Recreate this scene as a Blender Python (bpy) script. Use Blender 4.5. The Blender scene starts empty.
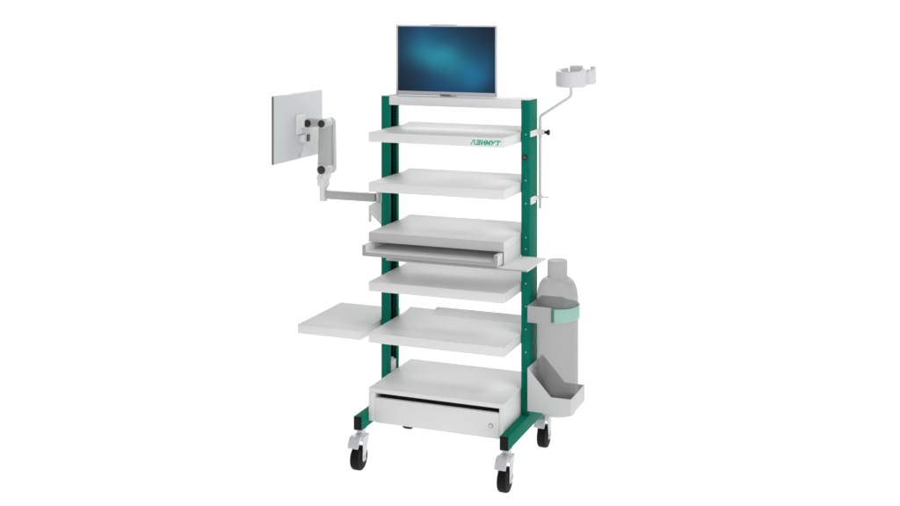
import bpy, bmesh, math, random
from mathutils import Vector, Matrix
random.seed(7)
scene = bpy.context.scene
C = scene.collection
PI = math.pi

# ------------------------------------------------------------------ materials
def mat(name, col, rough=.45, metal=0.0, spec=.5, bump=0.0, bscale=900, var=0.0, coat=0.0):
    m = bpy.data.materials.new(name); m.use_nodes = True
    nt = m.node_tree; b = nt.nodes['Principled BSDF']
    b.inputs['Base Color'].default_value = (*col, 1)
    b.inputs['Roughness'].default_value = rough
    b.inputs['Metallic'].default_value = metal
    b.inputs['Specular IOR Level'].default_value = spec
    if coat:
        b.inputs['Coat Weight'].default_value = coat
        b.inputs['Coat Roughness'].default_value = .25
    tc = nt.nodes.new('ShaderNodeTexCoord')
    if bump:
        n = nt.nodes.new('ShaderNodeTexNoise'); n.inputs['Scale'].default_value = bscale
        n.inputs['Detail'].default_value = 2
        nt.links.new(tc.outputs['Object'], n.inputs['Vector'])
        bp = nt.nodes.new('ShaderNodeBump'); bp.inputs['Strength'].default_value = bump
        bp.inputs['Distance'].default_value = .0004
        nt.links.new(n.outputs['Fac'], bp.inputs['Height'])
        nt.links.new(bp.outputs['Normal'], b.inputs['Normal'])
    if var:
        n2 = nt.nodes.new('ShaderNodeTexNoise'); n2.inputs['Scale'].default_value = 7
        n2.inputs['Detail'].default_value = 4
        nt.links.new(tc.outputs['Object'], n2.inputs['Vector'])
        mr = nt.nodes.new('ShaderNodeMapRange')
        mr.inputs['To Min'].default_value = rough - var; mr.inputs['To Max'].default_value = rough + var
        nt.links.new(n2.outputs['Fac'], mr.inputs['Value'])
        nt.links.new(mr.outputs['Result'], b.inputs['Roughness'])
    return m

M = {}
M['white']   = mat('white_powder_coat', (.80,.80,.80), .5, spec=.25, bump=.12, var=.05)
M['traygrey'] = mat('pale_grey_tray_coat', (.66,.66,.665), .5, spec=.25, bump=.12, var=.05)
M['shade']   = mat('front_shade_grey', (.55,.55,.55), .42, bump=.12, var=.05)  # grey standing for the shade on the third shelf's front
M['steel_and_shade']   = mat('grey_lacquer_and_front_shade', (.37,.37,.373), .4, bump=.1, var=.05)  # also the shade painted on the tray and board fronts
M['green']   = mat('green_powder_coat', (.002, .178, .118), .48, spec=.03, bump=.1, var=.05)
M['holedot'] = mat('punched_hole', (.35, .55, .48), .5)
M['black']   = mat('black_plastic', (.004, .004, .0045), .5, spec=.2, bump=.1, var=.05)
M['rubber']  = mat('black_rubber', (.003, .003, .0035), .6, spec=.2, bump=.15, bscale=500, var=.08)
M['hubdark'] = mat('dark_grey_hub', (.012,.012,.013), .45)
M['zinc']    = mat('zinc_plated_steel', (.68,.69,.71), .38, metal=.25, bump=.08, var=.08)
M['plast']   = mat('pale_grey_plastic', (.74,.74,.745), .4, var=.05)
M['armgrey'] = mat('grey_arm_casing', (.44,.44,.44), .42, var=.05)
M['armpale'] = mat('pale_arm_cheek', (.60,.60,.605), .4, var=.05)
M['silver']  = mat('silver_monitor_casing', (.60,.605,.64), .35, metal=.1, var=.04)
M['panel']   = mat('pale_monitor_back', (.64,.66,.67), .38, var=.05)
M['edge']    = mat('dark_grey_edge', (.16,.16,.163), .4)
M['chin']    = mat('grey_chin_tab', (.2,.2,.21), .4)
M['slot']    = mat('dark_slot', (.09, .09, .1), .5)
M['drawer_shade']  = mat('drawer_shade_grey', (.03,.03,.032), .6)  # interior shade of the drawer put into the colour
M['hollow_shade']   = mat('channel_shade_green', (.001, .022, .016), .7, spec=.1)  # shade inside the posts painted as a dark green
M['logo']    = mat('green_print', (.0,.42,.26), .5)
M['holder']  = mat('grey_holder_plastic', (.66,.665,.685), .4, var=.05)
def glow_floor(name):
    """white floor passing an added glow from below that lifts out cast shadows; reflects a little"""
    m = bpy.data.materials.new(name); m.use_nodes = True; nt = m.node_tree
    nt.nodes.remove(nt.nodes['Principled BSDF']); out = nt.nodes['Material Output']
    d = nt.nodes.new('ShaderNodeBsdfDiffuse'); t = nt.nodes.new('ShaderNodeBsdfTranslucent'); mx = nt.nodes.new('ShaderNodeMixShader')
    d.inputs['Color'].default_value = t.inputs['Color'].default_value = (.95, .95, .95, 1)
    mx.inputs['Fac'].default_value = .74
    nt.links.new(d.outputs[0], mx.inputs[1]); nt.links.new(t.outputs[0], mx.inputs[2]); nt.links.new(mx.outputs[0], out.inputs['Surface'])
    return m
M['floor'] = glow_floor('added_glow_floor')

def translucent(name, col, fac, rough=.4):
    m = bpy.data.materials.new(name); m.use_nodes = True
    nt = m.node_tree; b = nt.nodes['Principled BSDF']; out = nt.nodes['Material Output']
    b.inputs['Base Color'].default_value = (*col, 1); b.inputs['Roughness'].default_value = rough
    b.inputs['Specular IOR Level'].default_value = .3
    tr = nt.nodes.new('ShaderNodeBsdfTransparent'); mx = nt.nodes.new('ShaderNodeMixShader')
    tc = nt.nodes.new('ShaderNodeTexCoord'); n = nt.nodes.new('ShaderNodeTexNoise')
    n.inputs['Scale'].default_value = 4
    nt.links.new(tc.outputs['Object'], n.inputs['Vector'])
    mr = nt.nodes.new('ShaderNodeMapRange')
    mr.inputs['To Min'].default_value = fac - .02; mr.inputs['To Max'].default_value = fac + .02
    nt.links.new(n.outputs['Fac'], mr.inputs['Value'])
    nt.links.new(mr.outputs['Result'], mx.inputs['Fac'])
    nt.links.new(tr.outputs[0], mx.inputs[1]); nt.links.new(b.outputs[0], mx.inputs[2])
    nt.links.new(mx.outputs[0], out.inputs['Surface'])
    return m
M['ghost'] = translucent('translucent_grey_plastic', (.33,.33,.334), .54)
M['strapshade'] = mat('green_strap_shade', (.06,.20,.155), .5)  # darker green painting the strap's shadow side
M['strap'] = translucent('translucent_green_strap', (.42,.70,.61), .66)

def screen_material(cx, cz, w, h):
    m = bpy.data.materials.new('lit_display_picture'); m.use_nodes = True
    nt = m.node_tree; L = nt.links; b = nt.nodes['Principled BSDF']
    b.inputs['Base Color'].default_value = (.004, .004, .005, 1)
    b.inputs['Roughness'].default_value = .35; b.inputs['Specular IOR Level'].default_value = .03
    tc = nt.nodes.new('ShaderNodeTexCoord')
    def node(t, **k):
        n = nt.nodes.new(t)
        for a, v in k.items(): setattr(n, a, v)
        return n
    # slight warp so the picture is not made of clean ellipses
    nz = node('ShaderNodeTexNoise'); nz.inputs['Scale'].default_value = 7; nz.inputs['Detail'].default_value = 1
    L.new(tc.outputs['Object'], nz.inputs['Vector'])
    sub = node('ShaderNodeVectorMath', operation='SUBTRACT'); L.new(nz.outputs['Color'], sub.inputs[0])
    sub.inputs[1].default_value = (.5, .5, .5)
    scl = node('ShaderNodeVectorMath', operation='SCALE'); L.new(sub.outputs[0], scl.inputs[0]); scl.inputs['Scale'].default_value = .05
    add = node('ShaderNodeVectorMath', operation='ADD'); L.new(tc.outputs['Object'], add.inputs[0]); L.new(scl.outputs[0], add.inputs[1])
    def blob(u, v, ru, rv, ang):
        # gaussian blob centred at fraction (u from left, v from top) of the screen
        mp = node('ShaderNodeMapping', vector_type='TEXTURE')
        mp.inputs['Location'].default_value = (cx + (u - .5) * w, 0, cz + (.5 - v) * h)
        mp.inputs['Rotation'].default_value = (0, ang, 0)
        mp.inputs['Scale'].default_value = (ru * w, 1e3, rv * h)
        L.new(add.outputs[0], mp.inputs['Vector'])
        ln = node('ShaderNodeVectorMath', operation='LENGTH'); L.new(mp.outputs[0], ln.inputs[0])
        sq = node('ShaderNodeMath', operation='POWER'); L.new(ln.outputs['Value'], sq.inputs[0]); sq.inputs[1].default_value = 2
        ng = node('ShaderNodeMath', operation='MULTIPLY'); L.new(sq.outputs[0], ng.inputs[0]); ng.inputs[1].default_value = -1
        ex = node('ShaderNodeMath', operation='EXPONENT'); L.new(ng.outputs[0], ex.inputs[0])
        return ex.outputs[0]
    acc = None
    base = node('ShaderNodeRGB'); base.outputs[0].default_value = (.0105, .0165, .030, 1); acc = base.outputs[0]
    for args, col in (((.50, .48, .46, .50, .42), (.003, .066, .145)),
                      ((.25, .18, .17, .32, .2), (.002, .014, .055)),
                      ((.43, .46, .26, .22, .32), (.008, .168, .175)),
                      ((.80, .74, .15, .26, .75), (.000, .078, .165)),
                      ((.46, .97, .26, .16, 0), (.000, .018, .06))):
        f = blob(*args)
        c = node('ShaderNodeRGB'); c.outputs[0].default_value = (*col, 1)
        s = node('ShaderNodeVectorMath', operation='SCALE'); L.new(c.outputs[0], s.inputs[0]); L.new(f, s.inputs['Scale'])
        a = node('ShaderNodeVectorMath', operation='ADD'); L.new(acc, a.inputs[0]); L.new(s.outputs[0], a.inputs[1])
        acc = a.outputs[0]
    L.new(acc, b.inputs['Emission Color']); b.inputs['Emission Strength'].default_value = 1.0
    return m

# ------------------------------------------------------------------ mesh helpers
def box(bm, x0, x1, y0, y1, z0, z1, bev=.0015, mi=0):
    vs = [bm.verts.new(p) for p in ((x0,y0,z0),(x1,y0,z0),(x1,y1,z0),(x0,y1,z0),(x0,y0,z1),(x1,y0,z1),(x1,y1,z1),(x0,y1,z1))]
    fs = [bm.faces.new([vs[i] for i in f]) for f in ((3,2,1,0),(4,5,6,7),(0,1,5,4),(1,2,6,5),(2,3,7,6),(3,0,4,7))]
    for f in fs: f.material_index = mi
    if bev:
        es = list({e for f in fs for e in f.edges})
        r = bmesh.ops.bevel(bm, geom=es, offset=bev, segments=2, profile=.5, affect='EDGES', material=-1)
        for f in r['faces']: f.material_index = mi

def prism(bm, pts, axis, a0, a1, bev=0.0, mi=0):
    """extrude a 2-D outline (pts) along an axis between a0 and a1"""
    def P(p, a):
        u, v = p
        return {'x': (a, u, v), 'y': (u, a, v), 'z': (u, v, a)}[axis]
    A = [bm.verts.new(P(p, a0)) for p in pts]; B = [bm.verts.new(P(p, a1)) for p in pts]
    fs = [bm.faces.new(A), bm.faces.new(B[::-1])]
    n = len(pts)
    for i in range(n):
        fs.append(bm.faces.new((A[i], B[i], B[(i+1) % n], A[(i+1) % n])))
    for f in fs: f.material_index = mi
    bmesh.ops.recalc_face_normals(bm, faces=fs)
    if bev:
        es = list({e for f in fs for e in f.edges})
        r = bmesh.ops.bevel(bm, geom=es, offset=bev, segments=2, profile=.5, affect='EDGES', material=-1)
        for f in r['faces']: f.material_index = mi

def lathe(bm, prof, origin, axis='z', seg=48, mi=0, closed=True):
    """revolve (radius, height) pairs about an axis through origin"""
    o = Vector(origin); rings = []
    def P(r, h, a):
        c, s = r * math.cos(a), r * math.sin(a)
        return o + Vector({'z': (c, s, h), 'x': (h, c, s), 'y': (s, h, c)}[axis])
    for r, h in prof:
        if r < 1e-6: rings.append([bm.verts.new(P(0, h, 0))])
        else: rings.append([bm.verts.new(P(r, h, 2*PI*i/seg)) for i in range(seg)])
    fs = []
    for a, b in zip(rings, rings[1:]):
        for i in range(seg):
            j = (i+1) % seg
            if len(a) == 1 and len(b) == 1: continue
            if len(a) == 1: fs.append(bm.faces.new((a[0], b[i], b[j])))
            elif len(b) == 1: fs.append(bm.faces.new((a[i], b[0], a[j])))
            else: fs.append(bm.faces.new((a[i], b[i], b[j], a[j])))
    for f in fs: f.material_index = mi
    bmesh.ops.recalc_face_normals(bm, faces=fs)

def cyl(bm, origin, axis, r, h0, h1, bev=.0015, seg=40, mi=0):
    b = min(bev, r*.4, abs(h1-h0)*.4)
    lathe(bm, [(0,h0),(r-b,h0),(r-b*.3,h0+b*.3),(r,h0+b),(r,h1-b),(r-b*.3,h1-b*.3),(r-b,h1),(0,h1)], origin, axis, seg, mi)

def tube(bm, path, r, seg=20, mi=0):
    pts = [Vector(p) for p in path]; rings = []
    up = Vector((.13, 1, .07)).normalized()
    for i, p in enumerate(pts):
        d = ((pts[min(i+1, len(pts)-1)] - pts[max(i-1, 0)])).normalized()
        a = d.cross(up).normalized(); b = d.cross(a).normalized()
        rings.append([bm.verts.new(p + r*(math.cos(2*PI*k/seg)*a + math.sin(2*PI*k/seg)*b)) for k in range(seg)])
    fs = []
    for A, B in zip(rings, rings[1:]):
        for k in range(seg):
            fs.append(bm.faces.new((A[k], A[(k+1) % seg], B[(k+1) % seg], B[k])))
    fs.append(bm.faces.new(rings[0][::-1])); fs.append(bm.faces.new(rings[-1]))
    for f in fs: f.material_index = mi
    bmesh.ops.recalc_face_normals(bm, faces=fs)

def bend(points, rad, n=6):
    """round the corners of a polyline"""
    P = [Vector(p) for p in points]; out = [P[0]]
    for a, b, c in zip(P, P[1:], P[2:]):
        u = (a-b).normalized(); v = (c-b).normalized()
        p0 = b + u*rad; p1 = b + v*rad
        for k in range(n+1):
            t = k/n
            out.append((1-t)**2*p0 + 2*t*(1-t)*b + t*t*p1)
    out.append(P[-1]); return out

def obj(name, bm, mats, parent=None, smooth=True, origin=None):
    me = bpy.data.meshes.new(name)
    if origin is not None: bmesh.ops.translate(bm, verts=bm.verts, vec=-Vector(origin))
    bm.normal_update(); bm.to_mesh(me); bm.free()
    for m in (mats if isinstance(mats, (list, tuple)) else [mats]): me.materials.append(M[m] if isinstance(m, str) else m)
    if smooth:
        for p in me.polygons: p.use_smooth = True
        try: me.set_sharp_from_angle(angle=math.radians(38))
        except Exception: pass
    o = bpy.data.objects.new(name, me); C.objects.link(o)
    if origin is not None: o.location = origin
    if parent: o.parent = parent
    return o

def thing(name, label, cat, loc=(0,0,0), group=None):
    o = bpy.data.objects.new(name, None); C.objects.link(o)
    o.location = loc; o.empty_display_size = .1
    o['label'] = label; o['category'] = cat
    if group: o['group'] = group
    return o

def lab(o, text): o['label'] = text; return o
B = bmesh.new

# ------------------------------------------------------------------ setting: white studio floor
bm = B()
vs = [bm.verts.new(p) for p in ((-60,-40,0),(60,-40,0),(60,120,0),(-60,120,0))]; bm.faces.new(vs)
fl = obj('floor', bm, 'floor', smooth=False); fl['kind'] = 'structure'

# ------------------------------------------------------------------ the trolley
T = thing('medical_trolley', 'tall white and green equipment trolley with many shelves standing on black castors', 'trolley')
XL0, XL1, XR0, XR1 = -.039, -.0027, .6027, .639
PY0, PY1, PZ0, PZ1 = .214, .321, .223, 1.536
HOLES = [1.393, 1.201, 1.105, .963, .915, .771, .676, .58, .484]

def post(side):
    bm = B(); t = .0028
    if side < 0: xo, xi, s = XL0, XL1, 1
    else: xo, xi, s = XR1, XR0, -1
    ring = [(xo,PY0),(xi,PY0),(xi,PY0+.021),(xi-s*t,PY0+.021),(xi-s*t,PY0+t),(xo+s*t,PY0+t),
            (xo+s*t,PY1-t),(xi-s*t,PY1-t),(xi-s*t,PY1-.024),(xi,PY1-.024),(xi,PY1),(xo,PY1)]
    prism(bm, ring, 'z', PZ0, PZ1, .0006)
    xm = (xo+xi)/2 + (.0018 if side > 0 else 0)
    if side > 0:
        for z in HOLES:                                   # punched holes down the front flange
            cyl(bm, (xm, PY0, z), 'y', .0032, -.0006, .001, .0004, 14, 1)
        for k in range(13):                               # fine slots on the outer web
            z = 1.455 - k*.0965
            box(bm, XR1-.001, XR1+.0004, .262, .266, z-.004, z+.004, 0, 2)
            box(bm, XR1-.001, XR1+.0004, .309, .313, z-.027, z-.019, 0, 2)
    else:
        z = .36
        while z < 1.49:                                   # hook teeth along the rear edge
            box(bm, XL1-.004, XL1+.0012, PY1-.001, PY1+.0022, z, z+.0055, 0, 1); z += .0125
    return obj('post', bm, ['green', 'holedot' if side > 0 else 'plast', 'hollow_shade'], T)

pl = post(-1); pr_ = post(1)
for p, a, b in ((pl, XL0+.0031, XL0+.009), (pr_, XR1-.009, XR1-.0031)):   # added dark strip painting the shade in the hollow of each post
    bm = B(); box(bm, a, b, PY0+.0035, PY1-.0035, PZ0+.002, PZ1-.002, .0005); obj('channel_shade', bm, 'hollow_shade', p)
for p, a, b in ((pl, XL0, XL1), (pr_, XR0, XR1)):
    bm = B(); box(bm, a+.0004, b-.0004, PY0+.0004, PY1-.0004, PZ1+.0002, PZ1+.0032, .001); obj('end_cap', bm, 'white', p)
bm = B(); box(bm, XL0+.004, XL1-.001, .24, .297, .30, .372, .004)
cyl(bm, (XL1-.016, .268, .372), 'z', .014, -.01, .012, .006); obj('shelf_clamp', bm, 'plast', pl)
bm = B(); cyl(bm, (.6195, PY0, 1.298), 'y', .0125, -.007, 0, .003)
cyl(bm, (.6195, PY0, 1.298), 'y', .004, -.0085, -.006, .001, 20, 1); obj('round_knob', bm, ['hubdark', 'edge'], T)

# top bar
bm = B(); box(bm, -.0025, .6025, .2148, .372, 1.4985, 1.5362, .0015); obj('top_bar', bm, 'white', T)

# shelves
TH = .0395; DEP = .432
def rise(d, h, y0, zt, n=10):
    """side outline (y, z) of a shelf whose rear edge sweeps up gently by h"""
    top = [(y0 + (d-.0012-y0)*k/n, zt + h*(k/n)**1.5) for k in range(n+1)]
    return [(0, zt-TH), (d, zt-TH), (d, zt+h-.0012)] + top[::-1] + [(.0016, zt), (.0005, zt-.0005), (0, zt-.0016)]
def shelf(zt, mats='white', dep=DEP, h=.006, name='shelf'):
    bm = B(); prism(bm, rise(dep, h, .36, zt), 'x', 0, .6)
    es = [e for e in bm.edges if abs(e.verts[0].co.x-e.verts[1].co.x) < 1e-6]
    bmesh.ops.bevel(bm, geom=es, offset=.0006, segments=2, profile=.5, affect='EDGES', clamp_overlap=True)
    for x, d in ((0, -1), (.6, 1)):                       # hook lugs into the posts
        for y in (.235, .30):
            box(bm, min(x, x+d*.0024), max(x, x+d*.0024), y-.006, y+.006, zt-TH+.006, zt-.006, 0)
    return obj(name, bm, mats, T)
s1 = shelf(1.400); s2 = shelf(1.190); s4 = shelf(.7733)
lab(s1, 'top white shelf carrying green lettering on its front edge')

# lettering on the first shelf
def letters(parent):
    bm = B(); x0, z0, H, W, S = .4580, 1.3685, .0185, .0176, .0209
    def seg(ch, pts, th=.0052):
        for (a, b) in zip(pts, pts[1:]):
            ax, az = a[0]*W, a[1]*H; bx, bz = b[0]*W, b[1]*H
            d = Vector((bx-ax, bz-az)).normalized(); n = Vector((-d.y, d.x))*th/2; e = d*th*.35
            q = [(ax-e.x+n.x, az-e.y+n.y), (bx+e.x+n.x, bz+e.y+n.y), (bx+e.x-n.x, bz+e.y-n.y), (ax-e.x-n.x, az-e.y-n.y)]
            cnt[0] += 1
            y1 = -.0004 - .00003*(cnt[0] % 9)
            f = [bm.verts.new((x0 + ch*S + u + .30*(v), y1, z0+v)) for u, v in q]
            g = [bm.verts.new((v.co.x, .0004, v.co.z)) for v in f]
            bm.faces.new(f); 
            for k in range(4): bm.faces.new((f[k], f[(k+1) % 4], g[(k+1) % 4], g[k]))
    cnt = [0]
    seg(0, [(.02,.05),(.30,.93),(.62,.93),(.86,.05)], .0042)                      # A without a bar
    seg(1, [(.08,.92),(.86,.92),(.80,.5),(.82,.08),(.04,.08)]); seg(1, [(.25,.5),(.8,.5)])   # Z-like third letter of the word
    seg(2, [(.1,.95),(.1,.05),(.86,.95),(.86,.05)])
    seg(3, [(.06,.05),(.1,.95),(.48,.25),(.9,.95),(.92,.05)])
    seg(4, [(.04,.95),(.48,.45)]); seg(4, [(.92,.95),(.48,.40),(.2,.07)])
    seg(5, [(.04,.92),(.96,.92)]); seg(5, [(.5,.92),(.5,.05)])
    bmesh.ops.recalc_face_normals(bm, faces=bm.faces)
    return obj('lettering', bm, 'logo', parent, smooth=False)
letters(s1)

# third shelf with the keyboard housing under it
s3 = shelf(.981, 'white')
lab(s3, 'shelf with a keyboard pull-out under it, front greyed for shade')
bm = B(); box(bm, .0012, .5988, -.0022, -.0002, .981-TH+.001, .9798, .0008); obj('front_shade_panel', bm, 'shade', s3)  # front shade painted as a separate grey strip
bm = B()
box(bm, .5965, .5998, .004, .42, .8866, .9413, .0004)
box(bm, .0005, .0035, .03, .42, .888, .9405, .0006)
box(bm, .0036, .5964, .417, .42, .888, .9405, .0006); obj('tray_housing', bm, 'white', T)
# keyboard tray (U section, pulled out)
bm = B(); kx0, kx1 = -.0015, .5935
U = [(kx0,.892),(kx1,.892),(kx1,.9375),(kx1-.0165,.9375),(kx1-.0165,.9085),(kx0+.0165,.9085),(kx0+.0165,.9375),(kx0,.9375)]
prism(bm, U, 'y', -.058, .0115, .0012)
U2 = [(.006,.8925),(.594-.006,.8925),(.588,.936),(.575,.936),(.575,.9082),(.019,.9082),(.019,.936),(.006,.936)]
prism(bm, U2, 'y', .0118, .39, .001)
kt = obj('keyboard_tray', bm, 'white', T)
bm = B()
prism(bm, [(kx0+.0006,.8926),(kx1-.0006,.8926),(kx1-.0006,.9369),(kx1-.0159,.9369),(kx1-.0159,.9079),(kx0+.0159,.9079),(kx0+.0159,.9369),(kx0+.0006,.9369)], 'y', -.0602, -.0582, .0007)
obj('front_shade_edge', bm, 'steel_and_shade', kt)  # tray front darkened by colour to stand for its shade
# pull-out mouse board
bm = B(); box(bm, .101, .7135, -.0485, .208, .8795, .8862, .0012); mb = obj('pull_out_board', bm, 'white', T)
bm = B(); box(bm, .1016, .7130, -.0503, -.0487, .8800, .8858, .0004); obj('front_shade_edge', bm, 'steel_and_shade', mb)
bm = B()
bm.free()
for x in (.104, .585):
    bm = B(); box(bm, x, x+.012, .0, .20, .8867, .8917, .0006); obj('slide_rail', bm, 'steel_and_shade', mb)

# fifth shelf: higher upstand on the right part of its rear edge
bm = B(); zt = .5575
prism(bm, rise(.445, .008, .36, zt), 'x', 0, .6, .0004)
prism(bm, [(.121,zt+.0072),(.1335,zt+.0195),(.5992,zt+.0195),(.5992,zt+.002),(.121,zt+.002)], 'y', .4415, .4447, .0006)
prism(bm, [(.372,zt+.0001),(.4413,zt+.003),(.4413,zt+.0188),(.425,zt+.0125),(.400,zt+.0060),(.385,zt+.0028)], 'x', .134, .5992, .0008)
s5 = obj('shelf', bm, 'white', T); lab(s5, 'lowest white shelf with a stepped rear edge')
# side table on the left
bm = B(); box(bm, -.345, -.045, .017, .435, .5175, .557, .0018); st = obj('side_table', bm, 'white', T)
bm = B(); box(bm, -.0448, -.0392, .232, .304, .522, .551, .001); obj('mounting_bracket', bm, 'steel_and_shade', st)

# drawer unit at the bottom
bm = B(); z0, z1, d = .190, .329, .447
box(bm, 0, .6, 0, d, .3095, z1, .0016)
for a, b in ((0, .0300), (.5795, .6)): box(bm, a, b, .0, d, z0, .3093, .0012)
box(bm, .0302, .5793, d-.004, d, z0, .3093, .0008)
box(bm, .0302, .5793, .02, d-.0042, z0, z0+.003, .0006)
du = obj('drawer_unit', bm, 'white', T)
bm = B(); box(bm,   .0306, .5789, -.0022, .0165, .1868, .2895, .0014); obj('drawer_front', bm, 'white', du)
bm = B(); box(bm, .034, .5755, .0168, .42, .196, .262, .001)
box(bm, .0305, .5790, .05, .43, .2625, .3088, .0005); obj('drawer_body', bm, 'drawer_shade', du)  # coloured dark to paint the shade seen through the slit
bm = B(); cyl(bm, (.544, -.0022, .2365), 'y', .0078, -.0035, .001, .001, 28)
cyl(bm, (.544, -.0022, .2365), 'y', .0094, -.0012, .001, .0004, 28, 1)
box(bm, .5425, .5455, -.0042, -.0034, .2315, .2415, 0, 1)
prism(bm, [(.534,.2405),(.5375,.2325),(.544,.2275),(.5505,.2325),(.554,.2405)], 'y', -.0032, -.0018, .0004); obj('lock', bm, ['zinc', 'slot'], du)

# feet and cross beams
for a, b, nm in ((XL0, XL1, 'l'), (XR0, XR1, 'r')):
    bm = B(); box(bm, a, b, -.0605, .515, .167, .223, .003); f = obj('foot_beam', bm, 'green', T)
    for y0, y1 in ((-.0632, -.0607), (.5152, .5177)):
        bm = B(); box(bm, a+.0002, b-.0002, y0, y1, .1672, .2228, .0012); obj('end_plug', bm, 'black', f)
bm = B(); box(bm, XL1+.0003, XR0-.0003, .21, .26, .171, .187, .002); obj('cross_beam', bm, 'green', T)
bm = B(); box(bm, XL1+.0003, XR0-.0003, .36, .41, .171, .187, .002); obj('cross_beam', bm, 'green', T)

# castors
def castor(x, yw, yp):
    o = (x, yp, 0)
    bm = B()                                    # zinc fork, swivel plate and collar
    box(bm, x-.018, x+.018, yp-.022, yp+.022, .1605, .1668, .001)
    cyl(bm, (x, yp, 0), 'z', .0185, .146, .1605, .003)
    cyl(bm, (x, yp, 0), 'z', .022, .132, .1465, .005)
    for s in (-1, 1):
        xa = x + s*.0245
        pts = [(yp-.030,.137),(yp+.026,.137)]
        for k in range(9):
            a = math.radians(10 - 200*k/8); pts.append((yw + .0135*math.cos(a), .05 + .0135*math.sin(a)))
        pts = pts[::-1]
        prism(bm, pts, 'x', xa-.0016, xa+.0016, .0008)
        cyl(bm, (xa, yw, .05), 'x', .0085, min(0, s*.006), max(0, s*.006), .0015, 24)
    # crown of the fork bridging both legs, sloping to the front
    cr = [(yp-.034,.122),(yp-.030,.139),(yp+.022,.141),(yp+.027,.134),(yp+.026,.127),(yp-.020,.122)]
    prism(bm, cr, 'x', x-.0262, x+.0262, .002)
    fk = obj('castor', bm, 'zinc', T, origin=o)
    bm = B(); pr = [(0,-.0195),(.040,-.0195),(.0465,-.0185),(.0492,-.0150),(.05,-.009),(.05,.009),(.0492,.0150),(.0465,.0185),(.040,.0195),(0,.0195)]
    lathe(bm, pr, (x-o[0], yw-o[1], .05), 'x', 56); t = obj('tyre', bm, 'rubber', fk)
    for s in (-1, 1):
        bm = B(); cyl(bm, (x-o[0], yw-o[1], .05), 'x', .030, min(s*.0190, s*.0208), max(s*.0190, s*.0208), .001, 40)
        obj('wheel_hub', bm, 'rubber', fk)
    bm = B()                                    # brake pedal, a bent plate reaching out to the front
    pd = [(-.030,.146),(-.048,.145),(-.062,.138),(-.078,.105),(-.074,.102),(-.058,.124),(-.044,.132),(-.030,.134)]
    prism(bm, pd, 'x', -.0262, .0215, .0015); obj('brake_pedal', bm, 'zinc', fk)
    return fk
for x in (-.0209, .6209):
    for yw, yp in ((-.052, -.030), (.478, .486)): castor(x, yw, yp)

# gas cylinder carrier on the right post: tray below, hoop above
bm = B(); ya, yb, t = .183, .397, .003
side = [(.6395,.250),(.826,.250),(.826,.319),(.741,.319),(.6395,.430)]
prism(bm, side, 'y', ya, ya+t, .0008); prism(bm, side, 'y', yb-t, yb, .0008)
box(bm, .8232, .8262, ya+.0004, yb-.0004, .2502, .3188, .001)
box(bm, .6397, .6425, ya+t, yb-t, .2502, .4295, .0006)
box(bm, .6426, .8231, ya+t, yb-t, .2502, .2530, .0004)
cyl(bm, (.739, .288, 0), 'z', .074, .224, .2500, .008)
ct = obj('cylinder_tray', bm, 'traygrey', T)
for y in (.30, .335, .275):
    bm = B(); cyl(bm, (.6426, y, .402 if y != .275 else .37), 'x', .006, 0, .004, .001, 20); obj('fixing_bolt', bm, 'zinc', ct)

def hoop_path(r, q, a0, a1, n):
    return [(.742 + r*math.cos(math.radians(a0+(a1-a0)*k/n)), .283 + q*math.sin(math.radians(a0+(a1-a0)*k/n))) for k in range(n+1)]
bm = B(); zz0, zz1 = .618, .687
outer = [(.6395, .183)] + [(.742, .183)]; inner = [(.742, .1862), (.6395, .1862)]
prism(bm, outer + inner, 'z', zz0, zz1, .0007)
prism(bm, [(.6395,.380),(.742,.380),(.742,.3832),(.6395,.3832)], 'z', zz0, zz1, .0007)
box(bm, .6397, .6425, .1864, .3798, zz0, zz1, .0007)
hp = obj('cylinder_hoop', bm, 'armgrey', T)
bm = B()
po = hoop_path(.0905, .1003, -90, 90, 40); pi = hoop_path(.0876, .0972, 90, -90, 40)
prism(bm, po + pi, 'z', zz0+.008, zz1-.006, 0)
obj('strap', bm, 'strap', hp)
bm = B(); box(bm, .7425, .7545, .1808, .1825, zz0+.0085, zz1-.0065, .0008); obj('strap_shade', bm, 'strapshade', hp)  # added dark box standing for the strap's shadow side

# ------------------------------------------------------------------ the gas cylinder
cyx, cyy = .739, .285
G = None
bm = B(); R = .0865
prof = [(0,.2535),(.074,.2535),(.082,.2565),(R,.266),(R,.70)]
for k in range(1, 13):
    a = k/12*PI/2
    prof.append((.0425 + (R-.0425)*math.cos(a)**.9, .70 + .092*math.sin(a)))
prof += [(.0418,.80),(.0415,.862),(.0395,.8645),(0,.8645)]
lathe(bm, [(r, z) for r, z in prof], (0, 0, -.2535), 'z', 64)
G = obj('gas_cylinder', bm, 'ghost', origin=None); G.location = (cyx, cyy, .2535)
G['label'] = 'translucent grey gas cylinder standing in the carrier on the right side'; G['category'] = 'gas cylinder'

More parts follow.
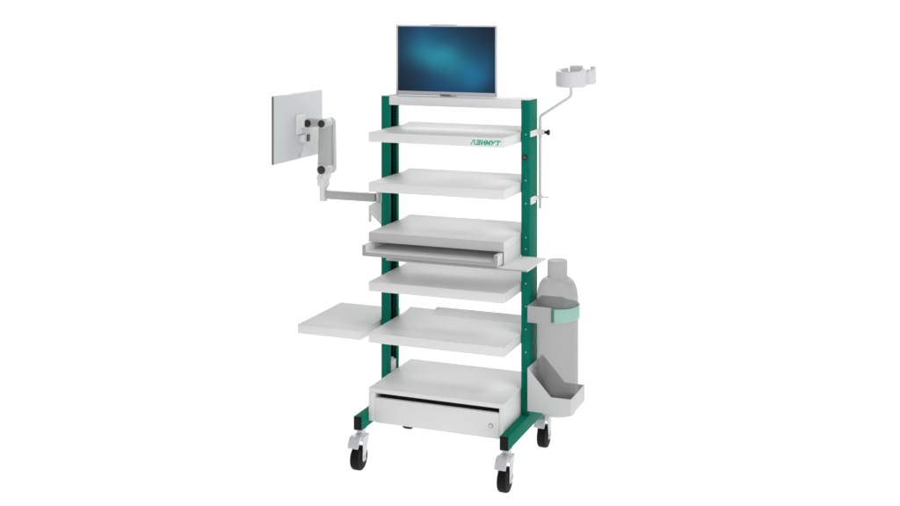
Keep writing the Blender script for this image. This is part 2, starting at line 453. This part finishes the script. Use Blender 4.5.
# ------------------------------------------------------------------ the display on top
D = thing('display_monitor', 'wide flat display with blue glowing screen standing on top of the trolley', 'monitor', (.2315, .30, 1.5364))
ox, oy, oz = D.location
def L(bm): bmesh.ops.translate(bm, verts=bm.verts, vec=(-ox, -oy, -oz)); return bm
mx0, mx1, mz0, mz1, my = -.0015, .4672, 1.5392, 1.8455, .288
bm = B(); box(bm, mx0, mx1, my+.0025, my+.011, mz0, mz1, .002); 
box(bm, mx0+.06, mx1-.06, my+.011, my+.040, mz0+.05, mz1-.04, .008); obj('casing', L(bm), 'silver', D)
sx0, sx1, sz0, sz1 = .0068, .4612, 1.5560, 1.8395
bm = B()
box(bm, mx0, sx0, my, my+.0024, mz0, mz1, .0007); box(bm, sx1, mx1, my, my+.0024, mz0, mz1, .0007)
box(bm, sx0+.0002, sx1-.0002, my, my+.0024, sz1, mz1, .0007); box(bm, sx0+.0002, sx1-.0002, my, my+.0024, mz0, sz0, .0007)
obj('bezel', L(bm), 'silver', D)
bm = B(); box(bm, sx0+.0003, sx1-.0003, my+.0008, my+.0022, sz0+.0003, sz1-.0003, 0)
obj('screen', L(bm), screen_material((sx0+sx1)/2-ox, (sz0+sz1)/2-oz, sx1-sx0, sz1-sz0), D, smooth=False)
bm = B(); prism(bm, [(.206,1.5452),(.258,1.5452),(.254,1.5372),(.210,1.5372)], 'y', my-.0025, my-.0002, .001); obj('sensor_bar', L(bm), 'chin', D)
bm = B(); prism(bm, [(.156,1.8456),(.285,1.8456),(.280,1.8492),(.161,1.8492)], 'y', my+.002, my+.010, .001); obj('camera_hood', L(bm), 'silver', D)
bm = B(); box(bm, .19, .273, my+.031, my+.078, 1.5366, 1.5388, .0008)
box(bm, .20, .263, my+.0402, my+.056, 1.5389, 1.68, .002); obj('stand', L(bm), 'silver', D)

# ------------------------------------------------------------------ jointed arm on the left post
A = thing('monitor_arm', 'grey jointed arm clamped to the left post of the trolley', 'monitor arm', (-.075, .27, .97))
ox, oy, oz = A.location
bm = B()                                             # clamp plate with a folded hook
prism(bm, [(-.0392,.955),(-.0392,1.062),(-.088,1.062),(-.1135,1.047),(-.1135,.976),(-.1045,.976),(-.1035,1.012)], 'y', .240, .252, .0012)
box(bm, -.0420, -.0393, .235, .31, .955, 1.075, .001)
prism(bm, [(-.0422,.99),(-.0422,1.062),(-.100,1.056)], 'y', .288, .298, .001)
cyl(bm, (-.078, .27, 0), 'z', .0115, 1.050, 1.112, .002); obj('post_clamp', L(bm), 'plast', A)
bm = B(); box(bm, -.336, -.0905, .255, .285, 1.0625, 1.0985, .0025); obj('lower_link', L(bm), 'armgrey', A)
bm = B(); cyl(bm, (-.351, .27, 0), 'z', .0175, 1.050, 1.118, .002)
lathe(bm, [(0,1.112),(.019,1.112),(.026,1.119),(.0275,1.128),(.0275,1.160),(.025,1.166),(0,1.166)], (-.351, .27, 0), 'z', 40); obj('elbow', L(bm), 'plast', A)
bm = B()                                             # upper link: grey web between two pale cheeks
prism(bm, [(-.363,1.195),(-.318,1.195),(-.320,1.400),(-.357,1.400)], 'y', .2345, .300, .002); ul = obj('upper_link', L(bm), 'armgrey', A)
bm = B()
def capsule(xc, z0, z1, r0, r1, n=14):
    p = [(xc + r0*math.cos(a), z0 + r0*math.sin(a)) for a in [PI + PI*k/n for k in range(n+1)]]
    q = [(xc + r1*math.cos(a), z1 + r1*math.sin(a)) for a in [PI*k/n for k in range(n+1)]]
    return p + q
prism(bm, capsule(-.3385, 1.196, 1.402, .0275, .0235), 'y', .3005, .325, .003)
cyl(bm, (-.3385, .27, 1.196), 'y', .0262, -.042, .0303, .003)
cyl(bm, (-.3385, .27, 1.402), 'y', .0225, -.042, .0303, .003)
obj('link_cheek', L(bm), 'armpale', ul)
bm = B(); prism(bm, [(-.378,1.150),(-.325,1.150),(-.318,1.185),(-.362,1.185)], 'y', .245, .295, .004); obj('lower_knuckle', L(bm), 'plast', A)
for x, z, y, r in ((-.3385, 1.196, .227, .0185), (-.3385, 1.402, .227, .0165), (-.405, 1.402, .222, .0165)):
    bm = B(); cyl(bm, (x, y, z), 'y', r, -.006, .0008, .0022); obj('joint_cap', L(bm), 'hubdark', A)
bm = B(); box(bm, -.395, -.352, .236, .29, 1.386, 1.418, .004)
cyl(bm, (-.405, .222, 1.402), 'y', .0205, .001, .07, .003); obj('head_link', L(bm), 'armgrey', A)
bm = B(); box(bm, -.4395, -.4315, .172, .256, 1.354, 1.444, .003)
box(bm, -.4312, -.4175, .205, .262, 1.384, 1.420, .003); obj('mounting_plate', L(bm), 'white', A)
bm = B(); box(bm, -.4395, -.413, .200, .256, 1.318, 1.3505, .003); hb = obj('cable_box', L(bm), 'plast', A)
bm = B(); box(bm, -.4129, -.4085, .226, .252, 1.320, 1.352, .0008); obj('cable_slot', L(bm), 'slot', hb)
# cable dropping behind the panel
bm = B(); tube(bm, bend([(-.428,.226,1.321),(-.429,.226,1.285),(-.4352,.218,1.265),(-.4366,.205,1.250)], .008), .0035, 12); obj('cable', L(bm), 'panel', A)

P = thing('arm_monitor', 'pale flat monitor seen from behind, held by the jointed arm', 'monitor', (-.450, .215, 1.243))
ox, oy, oz = P.location
px0, px1, py0, py1, pz0, pz1 = -.4535, -.4400, -.018, .432, 1.2430, 1.5385
bm = B(); box(bm, px0+.0035, px1, py0+.0006, py1-.0006, pz0+.0006, pz1-.0006, .0015); obj('back_cover', L(bm), 'panel', P)
bm = B(); box(bm, px0, px0+.0033, py0, py1, pz0, pz1, .0012)
box(bm, px0+.0034, px1-.003, py0-.0012, py0+.0005, pz0, pz1, .0004); obj('rim', L(bm), 'edge', P)
bm = B(); box(bm, px0-.0012, px0-.0001, py0+.008, py1-.008, pz0+.012, pz1-.008, 0); obj('screen', L(bm), 'black', P)

# ------------------------------------------------------------------ rod with the instrument holder on the right post
I = thing('instrument_holder', 'pale plastic double cup holder on a bent white rod beside the right post', 'holder', (.649, .335, 1.069))
ox, oy, oz = I.location
bm = B(); tube(bm, bend([(.649,.335,1.069),(.649,.335,1.460),(.784,.335,1.548),(.784,.335,1.596)], .012), .0062, 20); obj('rod', L(bm), 'plast', I)
bm = B(); box(bm, .6393, .6465, .217, .330, 1.3825, 1.4085, .002); box(bm, .6405, .668, .322, .348, 1.383, 1.4035, .002); br = obj('rod_bracket', L(bm), 'plast', I)
bm = B(); cyl(bm, (.668, .335, 1.3925), 'x', .006, 0, .006, .001, 20); lathe(bm, [(0,.004),(.0055,.004),(.0055,.0075),(.0115,.0115),(.0115,.020),(0,.0205)], (.6685,.335,1.3925), 'x', 28); obj('clamp_knob', L(bm), 'black', br)
bm = B(); box(bm, .6393, .6455, .220, .285, 1.100, 1.1305, .0015); box(bm, .6395, .644, .284, .345, 1.110, 1.1235, .001); box(bm, .6395, .660, .3265, .3435, 1.1105, 1.123, .001); b2 = obj('rod_bracket', L(bm), 'plast', I)
bm = B(); cyl(bm, (.645, .335, 1.117), 'x', .0024, .014, .042, .0006, 14)
obj('pin', L(bm), 'zinc', b2)
for y in (.243, .262):
    bm = B(); cyl(bm, (.6455, y, 1.1155), 'x', .0035, -.0005, .0012, .0004, 16); obj('screw', L(bm), 'zinc', b2)

def cup(cx, cy, ro, ri, zb, zf, a0, a1, n=44):
    """open C-shaped cup: wall with a sculpted rim, floor and rounded ends"""
    bm = B(); sec = []
    for k in range(n+1):
        a = math.radians(a0 + (a1-a0)*k/n); c, s = math.cos(a), math.sin(a); zt = zf(k/n)
        prof = [(ri, zt-.014), (ri, zt-.003), (ri+.003, zt), (ro-.003, zt), (ro, zt-.003), (ro, zb+.006), (ro-.006, zb), (ri*.02, zb), (ri*.02, zt-.014)]
        sec.append([bm.verts.new((cx + r*c, cy + r*s, z)) for r, z in prof])
    m = len(sec[0])
    for A_, B_ in zip(sec, sec[1:]):
        for k in range(m): bm.faces.new((A_[k], A_[(k+1) % m], B_[(k+1) % m], B_[k]))
    bm.faces.new(sec[0]); bm.faces.new(sec[-1][::-1])
    bmesh.ops.recalc_face_normals(bm, faces=bm.faces)
    return bm
def sm(a, b, t):
    t = max(0, min(1, (t-a)/(b-a))); return t*t*(3-2*t)
cz = 1.589
ch = obj('holder_cup', L(cup(.784, .335, .064, .044, cz, lambda t: cz + .067 + .010*(1-sm(.06,.22,t)) + .010*sm(.72,.95,t) - .003*sm(.3,.4,t)*(1-sm(.5,.7,t)), 120, 400)), 'holder', I)
bm = B(); box(bm, .766, .822, .372, .398, cz+.010, cz+.088, .008); obj('rear_tab', L(bm), 'holder', ch)
obj('holder_cup', L(cup(.832, .402, .041, .026, cz+.008, lambda t: cz + .060 + .024*sm(.35,.8,t), 200, 420)), 'holder', I)

# ------------------------------------------------------------------ light: bright white studio
w = bpy.data.worlds.new('World'); scene.world = w; w.use_nodes = True
nt = w.node_tree; bg = nt.nodes['Background']
bg.inputs['Color'].default_value = (1, 1, 1, 1)
tc = nt.nodes.new('ShaderNodeTexCoord'); sp = nt.nodes.new('ShaderNodeSeparateXYZ')
nt.links.new(tc.outputs['Generated'], sp.inputs[0])
mr = nt.nodes.new('ShaderNodeMapRange')                 # added glow below and at the horizon, keeps the floor white and shadow-free
mr.inputs['From Min'].default_value = .02; mr.inputs['From Max'].default_value = .10
mr.inputs['To Min'].default_value = 1.37; mr.inputs['To Max'].default_value = .36
nt.links.new(sp.outputs['Z'], mr.inputs['Value']); nt.links.new(mr.outputs['Result'], bg.inputs['Strength'])
def softbox(name, loc, target, size, power):
    l = bpy.data.lights.new(name, 'AREA'); l.shape = 'RECTANGLE'; l.size, l.size_y = size; l.energy = power
    o = bpy.data.objects.new(name, l); C.objects.link(o); o.location = loc
    o.rotation_euler = (Vector(target)-Vector(loc)).to_track_quat('-Z', 'Y').to_euler()
    return o
softbox('key_softbox', (4.4, -2.6, 6.0), (.3, .2, .9), (3.0, 3.0), 168)
softbox('rear_fill', (-3.0, 7.0, 4.3), (.3, .2, .7), (4.0, 2.4), 150)  # two unseen rear fills, added to brighten the shelf tops
softbox('rear_fill', (2.2, 7.4, 4.3), (.3, .2, .7), (4.0, 2.4), 150)

# ------------------------------------------------------------------ camera
cd = bpy.data.cameras.new('Camera'); cam = bpy.data.objects.new('Camera', cd); C.objects.link(cam)
cam.location = (2.19956, -4.68558, 1.94935)
cam.rotation_euler = (PI/2, 0, math.radians(21.3639))
cd.sensor_width = 36; cd.lens = 36*1230.91/900
cd.shift_x = 0; cd.shift_y = -(253-1.285)/900
cd.clip_end = 400; cd.clip_start = .05
scene.camera = cam

scene.view_settings.view_transform = 'Standard'
scene.view_settings.look = 'None'
scene.view_settings.exposure = 0; scene.view_settings.gamma = 1
scene.render.engine = 'CYCLES'
scene.cycles.use_denoising = True
scene.cycles.max_bounces = 10; scene.cycles.diffuse_bounces = 6; scene.cycles.transparent_max_bounces = 16
